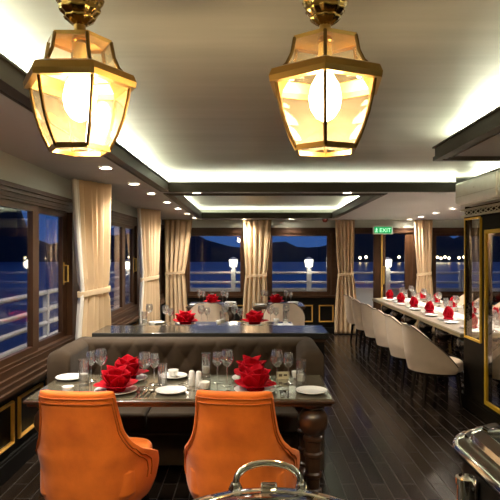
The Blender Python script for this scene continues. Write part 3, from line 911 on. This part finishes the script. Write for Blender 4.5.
for x, y, lab in ((-1.12, 3.73, 'clear candle cylinder at the left end of the near table'),
                  (-.325, 3.96, 'clear candle cylinder in the middle of the near table'),
                  (.325, 3.72, 'clear candle cylinder at the right end of the near table')):
    place(G_cand, (x, y, TZ), 0, lab, 'candle cylinders on the near table')
place(G_tum, (-.585, 3.66, TZ), 0, 'straight water glass beside the left pair of wine glasses', GL)
for x, y, lab in ((-1.265, 3.90, 'small white plate at the far left corner of the near table'),
                  (-.51, 3.535, 'small white plate between the two orange chairs'),
                  (.375, 3.53, 'small white plate at the near right corner of the near table'),
                  (-.555, 3.945, 'small white saucer plate with a cup by the sofa')):
    place(P_side, (x, y, TZ), 0, lab, 'side plates on the near table')
place(S_cup, (-.555, 3.945, TZ+.0085), 1.0, 'small white cup on the saucer plate by the sofa', 'cups on the near table')
place(S_cup, (-1.15, 3.50, TZ), 2.0, 'small white cup just above the left orange chair', 'cups on the near table')
place(S_cup, (-.31, 3.62, TZ), 4.0, 'small white cup beside the white shakers', 'cups on the near table')
place(S_cup, (.315, 3.93, TZ), 0.4, 'white sugar cup behind the right end candle cylinder', 'cups on the near table')
tag(S_shk, None, None); S_shk.location = (-.40, 3.72, TZ); S_shk['label'] = 'white salt shaker, left of the shaker pair on the near table'
S_shk2.location = (-.352, 3.70, TZ); S_shk2['label'] = 'white pepper shaker, right of the shaker pair on the near table'
for pr, x, y, rz, lab in (
    (C_fork, -.705, 3.50, 0, 'steel fork right of the near left plate, closest to it'),
    (C_knife, -.675, 3.50, 0, 'steel knife right of the near left plate'),
    (C_spoon, -.64, 3.50, 0, 'steel spoon right of the near left plate'),
    (C_knife, -.40, 3.60, R(75), 'steel knife lying beyond the plate between the orange chairs'),
    (C_knife, .185, 3.52, 0, 'steel knife right of the near right plate'),
    (C_spoon, .22, 3.52, 0, 'steel spoon right of the near right plate'),
    (C_fork, -.155, 3.52, 0, 'steel fork left of the near right plate'),
    (C_fork, -.44, 3.90, R(10), 'steel fork on the sofa side of the near table'),
):
    place(pr, (x, y, TZ+.0005), rz, lab, 'cutlery on the near table')
t = thing('menu_card', 'small cream card standing behind the right wine glasses', 'card', (.215, 3.90, TZ), R(5))
MB().box(-.045, .045, -.002, .002, 0, .052).build('sheet', 'card', t, smooth=False)
m = MB(); m.box(-.03, -.005, -.0028, -.002, .018, .036); m.box(.005, .03, -.0028, -.002, .022, .034); m.build('print', 'print', t, smooth=False)

# ---- second table and far tables
def setting(x, y, where, grp, nap=True, star=True, glasses=((-.24,.02,1),(-.17,-.05,0),(.19,.0,1),(.26,.04,0)), side=(-.37,.13), sc=1.0, cutl=False):
    place(P_big, (x, y, TZ), 0, 'white dinner plate, %s' % where, 'dinner plates '+grp)
    if nap: place(N_star if star else N_up, (x, y, TZ+PLZ), random.random()*6, 'red folded napkin, %s' % where, 'red napkins '+grp, (sc, sc, min(sc, 1.0)))
    nm = {}
    for gx, gy, big in glasses:
        sd = 'left' if gx < 0 else 'right'
        place(G_big if big else G_small, (x+gx, y+gy, TZ), 0, '%s wine glass %s of the napkin, %s' % ('larger' if big else 'smaller', sd, where), 'glasses '+grp)
    if side: place(P_side, (x+side[0], y+side[1], TZ), 0, 'small white side plate, %s' % where, 'side plates '+grp)
setting(-.80, 6.72, 'left place of the table behind the console', 'on the second table', sc=1.3)
setting(.03, 6.72, 'right place of the table behind the console', 'on the second table', sc=1.3, side=(.36,-.1))
place(S_cup, (.3, 6.93, TZ), 1, 'small white cup right of the napkins on the table behind the console', 'cups on the second table')
place(S_cup, (-.4, 6.78, TZ), 1, 'small white cup in the middle of the table behind the console', 'cups on the second table')
place(S_cup, (-1.18, 6.62, TZ), 1, 'small white cup at the left end of the table behind the console', 'cups on the second table')
setting(-.66, 9.25, 'table under the far left window', 'on the far tables', side=(-.26,-.16), sc=1.2, glasses=((-.22,.1,1),(-.16,.2,0),(.17,.12,1),(.24,.05,0)))
setting(.40, 9.25, 'table under the far middle window', 'on the far tables', side=(-.26,-.16), sc=1.2, glasses=((-.22,.1,1),(-.16,.2,0),(.17,.12,1),(.24,.05,0)))

for x, w in ((-.66, 'left'), (.40, 'middle')):
    place(S_cup, (x+.31, 9.12, TZ), 1, 'small white cup at the right end of the table under the far %s window' % w, 'cups on the far tables')
    place(P_side, (x+.295, 9.485, TZ), 0, 'small white plate at the right end of the table under the far %s window' % w, 'side plates on the far tables')
    place(G_cand, (x-.02, 9.50, TZ), 0, 'clear candle cylinder behind the napkin under the far %s window' % w, 'candle cylinders on the far tables')
for x, w in ((-1.26, 'left end'), (-.33, 'middle'), (.42, 'right end')):
    place(G_big, (x, 6.88, TZ), 0, 'larger wine glass at the rear %s of the table behind the console' % w, 'glasses on the second table')
    place(G_cand, (x-.02, 6.66, TZ), 0, 'clear candle cylinder at the %s of the table behind the console' % w, 'candle cylinders on the second table')

# ---- long table
for i in range(6):
    y = 6.42+.765*i; w = 'aisle side of long table, %s place from the near end' % ORD[i]
    place(P_big, (2.52, y, TZ+.0003), 0, 'white dinner plate, %s' % w, 'dinner plates on the long table')
    place(N_up, (2.52, y, TZ+PLZ), i*1.3, 'red upright napkin, %s' % w, 'red napkins on the long table', (1.12,)*3)
    place(P_side, (2.44, y-.33, TZ), 0, 'small side plate, %s' % w, 'side plates on the long table')
    place(G_big, (2.685, y-.19, TZ), 0, 'larger wine glass, %s' % w, 'glasses on the long table')
    place(G_small, (2.66, y-.28, TZ), 0, 'smaller wine glass, %s' % w, 'glasses on the long table')
    place(C_knife, (2.44, y-.18, TZ+.0005), pi/2, 'steel knife, %s' % w, 'cutlery on the long table')
    w = 'window side of long table, %s place from the near end' % ORD[i]
    place(P_big, (3.13, y, TZ), 0, 'white dinner plate, %s' % w, 'dinner plates on the long table')
    place(N_up, (3.13, y, TZ+PLZ), i*1.1+.5, 'red upright napkin, %s' % w, 'red napkins on the long table', (1.05,)*3)
    place(G_big, (2.965, y+.20, TZ), 0, 'larger wine glass, %s' % w, 'glasses on the long table')
    place(G_small, (3.02, y+.29, TZ), 0, 'smaller wine glass, %s' % w, 'glasses on the long table')
    place(P_side, (3.22, y+.33, TZ), 0, 'small side plate, %s' % w, 'side plates on the long table')
    place(G_cand, (2.83, y+.05, TZ+.0032), 0, 'candle cylinder on the long table runner, %s from the near end' % ORD[i], 'candle cylinders on the long table')
    place(S_cup, (2.60, y+.27, TZ), i, 'small white cup on the long table, %s from the near end' % ORD[i], 'cups on the long table')

# ------------------------------------------------------------------ hanging lanterns
def lantern(label, x, y, ang, k=1.0):
    zc = ZU-SHEAR*(y-2)
    t = thing('ceiling_lantern', label, 'lantern', (x, y, 0), ang, 'brass ceiling lanterns')
    def hexr(r, z): return [(k*r*cos(pi/3*j), k*r*sin(pi/3*j), z) for j in range(6)]
    zb, zt = 1.936, 2.120
    body = [(.092,zb),(.116,zb+.042),(.136,zb+.092),(.149,zb+.145),(.155,zt)]
    roof = [(.140,2.148),(.121,2.168),(.106,2.198),(.097,2.243)]
    # glass
    m = MB(); m.grid([hexr(r, z) for r, z in body], True); m.build('glass_panes', 'lantern_glass', t, smooth=False)
    m = MB(); m.grid([hexr(r, z) for r, z in roof], True); m.build('roof_panes', 'lantern_glass', t, smooth=False)
    m = MB(); m.grid([hexr(.086, zb+.002), hexr(.03, zb-.004)], True); m.build('bottom_pane', 'lantern_glass', t, smooth=False)
    for j in range(6):
        a = pi/3*j
        MB().tube([(k*r*cos(a), k*r*sin(a), z) for r, z in body], .0052, 6).build('rib', 'dark_brass', t)
        MB().tube([(k*r*cos(a), k*r*sin(a), z) for r, z in roof], .0055, 6).build('roof_rib', 'dark_brass', t)
    m = MB(); m.grid([hexr(.150,2.112), hexr(.174,2.112), hexr(.177,2.128), hexr(.168,2.148), hexr(.138,2.160), hexr(.128,2.154), hexr(.146,2.128), hexr(.150,2.112)], True); m.build('brim', 'old_brass', t, smooth=False)
    m = MB(); m.grid([hexr(.086,zb-.006), hexr(.096,zb-.006), hexr(.098,zb+.008), hexr(.086,zb+.006), hexr(.086,zb-.006)], True); m.build('bottom_ring', 'old_brass', t, smooth=False)
    m = MB(); m.grid([hexr(.098,2.238), hexr(.100,2.248), hexr(.06,2.256), hexr(.02,2.258)], True); m.build('roof_cap', 'old_brass', t, smooth=False)
    MB().lathe([(.024,2.246),(.018,2.257),(.024,2.266),(.017,2.276),(.017,2.292)], 20, cap0=False).build('neck', 'old_brass', t)
    MB().lathe([(.016,2.29),(.026,2.296),(.040,2.307),(.043,2.313),(.040,2.317),(.052,2.328),(.056,2.337),(.052,2.342),(.061,2.354),(.065,2.366),(.060,2.372),(.070,2.39),(.074,2.41),(.062,2.43),(.05,2.46),(.055,2.50),(.085,zc-.02),(.09,zc)], 48, flute=(10,.07)).build('canopy', 'antique_brass', t, ang=70)
    MB().lathe([(.017,2.240),(.020,2.236),(.020,2.178),(.016,2.168)], 16).build('socket', 'brass', t)
    MB().lathe([(.012,2.170),(.022,2.152),(.040,2.120),(.047,2.085),(.041,2.052),(.025,2.028),(.006,2.018)], 20).build('bulb', 'bulb', t)
    l = bpy.data.lights.new('lantern_light', 'POINT'); l.energy = 13*K; l.color = (1,.78,.50); l.shadow_soft_size = .05
    o = bpy.data.objects.new('lantern_light', l); COL.objects.link(o); o.location = (x, y, 1.985)
    return t
def toward(x, y, off): return math.atan2(-y, -x)+R(off)
lantern('lit six sided brass lantern hanging from the ceiling, left one', -.492, 1.6, toward(-.492, 1.6, 12.7), .92)
lantern('lit six sided brass lantern hanging from the ceiling, right one', .209, 1.6, toward(.209, 1.6, 0))

# ------------------------------------------------------------------ buffet in the foreground
CT = .85
t = thing('buffet_counter', 'dark buffet counter under the chafing dishes, below the frame', 'counter', (.35, .85, 0))
MB().box(-.75, .85, -.30, .72, 0, CT-.03).build('body', 'cabinet', t, smooth=False)
MB().box(-.78, .88, -.33, .745, CT-.03, CT).build('counter_top', 'console_top', t, bevel=.005)
# round chafing dish
cx, cy = .036, 1.0
t = thing('round_chafing_dish', 'round chrome chafing dish with arched lid handle, front centre', 'chafing dish', (cx, cy, CT))
MB().lathe([(.19,.11),(.205,.12),(.215,.23),(.222,.245),(.215,.25),(.2,.245)], 64, cap1=False).build('pan', 'chrome', t)
MB().lathe([(.222,.25),(.236,.256),(.240,.266),(.234,.278),(.214,.286),(.196,.289),(.190,.285),(.205,.272),(.215,.262)], 72, cap0=False, cap1=False).build('lid_rim', 'chrome', t)
MB().lathe([(.193,.287),(.17,.296),(.12,.307),(.06,.313),(.004,.315)], 56, cap0=False).build('lid_window', 'lid_glass', t)
MB().lathe([(.186,.20),(.188,.215),(.10,.222),(.004,.220)], 40, cap0=False).build('food', 'food', t)
arch = []
for i in range(25):
    a = pi*i/24; arch.append((.072*cos(a)*(1 if abs(cos(a)) < .9 else 1), .226+.018*sin(a), .283+.044*sin(a)**.7))
MB().tube(arch, .0072, 12).build('handle', 'chrome', t)
for s in (-1, 1): MB().lathe([(.015,.268),(.016,.28),(.010,.292)], 16, (s*.072, .222, 0)).build('handle_mount', 'chrome', t)
MB().box(-.018, .018, .165, .21, .285, .30).build('catch', 'chrome', t, bevel=.004)
for k in range(4):
    a = pi/4+pi/2*k
    MB().tube([(.2*cos(a), .2*sin(a), 0), (.2*cos(a), .2*sin(a), .14)], .011, 12).build('leg', 'chrome', t)
# rectangular chafing dish
x0, x1, y0, y1 = .535, 1.075, .78, 1.61
t = thing('rectangular_chafing_dish', 'rectangular chrome chafing dish with glass lid at the right picture corner', 'chafing dish', ((x0+x1)/2, (y0+y1)/2, CT))
hx, hy = (x1-x0)/2, (y1-y0)/2
def rr(hx, hy, r, z, n=8):
    out = []
    for q, (sx, sy) in enumerate(((1,1),(-1,1),(-1,-1),(1,-1))):
        for i in range(n+1):
            a = pi/2*(q+i/n); out.append((sx*(hx-r)+r*cos(a), sy*(hy-r)+r*sin(a), z))
    return out
m = MB(); m.grid([rr(hx-.05,hy-.05,.08,.12), rr(hx-.03,hy-.03,.1,.13), rr(hx-.03,hy-.03,.1,.25), rr(hx-.005,hy-.005,.12,.262)], True); m.build('pan', 'pan_black', t)
MB().tube([(-hx+.02,-.02,.17),(-hx-.012,-.02,.18),(-hx-.012,.06,.18),(-hx+.02,.06,.17)], .014, 10).build('chair_glint', 'chair_reflection', t)  # added piece standing in for the orange chairs' reflection on the pan
m = MB(); m.grid([rr(hx-.02,hy-.02,.12,.266), rr(hx-.006,hy-.006,.125,.268), rr(hx,hy,.13,.274), rr(hx-.003,hy-.003,.128,.283), rr(hx-.014,hy-.014,.12,.293), rr(hx-.03,hy-.03,.11,.297), rr(hx-.04,hy-.04,.1,.288)], True); m.build('rim', 'chrome', t)
m = MB(); m.grid([rr(hx-.038,hy-.038,.105,.288), rr(hx-.046,hy-.046,.1,.312), rr(hx-.07,hy-.07,.085,.326), rr(hx-.082,hy-.082,.08,.320)], True); m.build('lid_frame', 'chrome', t)
m = MB(); b = m.grid([rr(hx-.08,hy-.08,.08,.322), rr(hx-.12,hy-.14,.07,.335), rr(hx-.2,hy-.3,.05,.342)], True); n = 36; m.f.append(tuple(b+2*n+j for j in range(n))); m.build('lid_window', 'lid_glass', t)
m = MB(); b = m.grid([rr(hx-.07,hy-.07,.08,.262), rr(hx-.12,hy-.12,.08,.270)], True); m.f.append(tuple(b+n+j for j in range(n))); m.build('food', 'food', t)
for sx in (-1, 1):
    for sy in (-1, 1):
        MB().lathe([(.016,0),(.016,.01),(.012,.014),(.012,.20),(.016,.205),(.016,.225)], 16, (sx*(hx-.02), sy*(hy-.21), 0)).build('leg', 'chrome', t)
t = thing('chrome_canister', 'chrome canister standing beside the rectangular chafing dish', 'canister', (.458, 1.20, CT))
MB().lathe([(.017,0),(.018,.004),(.018,.298)], 28, cap1=False).build('body', 'chrome', t)
MB().lathe([(.018,.298),(.021,.300),(.021,.313),(.015,.316),(.014,.304),(.003,.302)], 28, cap0=False).build('rim', 'chrome', t)

# ------------------------------------------------------------------ world, camera, view
w = bpy.data.worlds.new('dusk'); SC.world = w; w.use_nodes = True
nt = w.node_tree; bg = nt.nodes['Background']
tc_ = nt.nodes.new('ShaderNodeTexCoord'); sp = nt.nodes.new('ShaderNodeSeparateXYZ'); rp = nt.nodes.new('ShaderNodeValToRGB')
nt.links.new(tc_.outputs['Generated'], sp.inputs[0]); nt.links.new(sp.outputs['Z'], rp.inputs['Fac'])
rp.color_ramp.elements[0].color = (.015, .045, .145, 1); rp.color_ramp.elements[1].color = (.008, .02, .10, 1)
rp.color_ramp.elements[1].position = .5
nt.links.new(rp.outputs['Color'], bg.inputs['Color']); bg.inputs['Strength'].default_value = 0.75

cam = bpy.data.cameras.new('camera'); co = bpy.data.objects.new('camera', cam); COL.objects.link(co)
co.location = (0, 0, CAMZ); co.rotation_euler = (pi/2, 0, 0)
cam.sensor_width = 36; cam.lens = 560/500*36; cam.shift_x = -.004; cam.clip_start = .05; cam.clip_end = 2000
SC.camera = co
SC.view_settings.view_transform = 'Standard'; SC.view_settings.look = 'None'; SC.view_settings.gamma = 1; SC.view_settings.use_curve_mapping = False
SC.view_settings.exposure = 1.5
cy = SC.cycles
cy.max_bounces = 10; cy.diffuse_bounces = 4; cy.glossy_bounces = 4; cy.transparent_max_bounces = 40; cy.transmission_bounces = 8
cy.sample_clamp_indirect = 6; cy.caustics_reflective = False; cy.caustics_refractive = False
cy.use_denoising = True
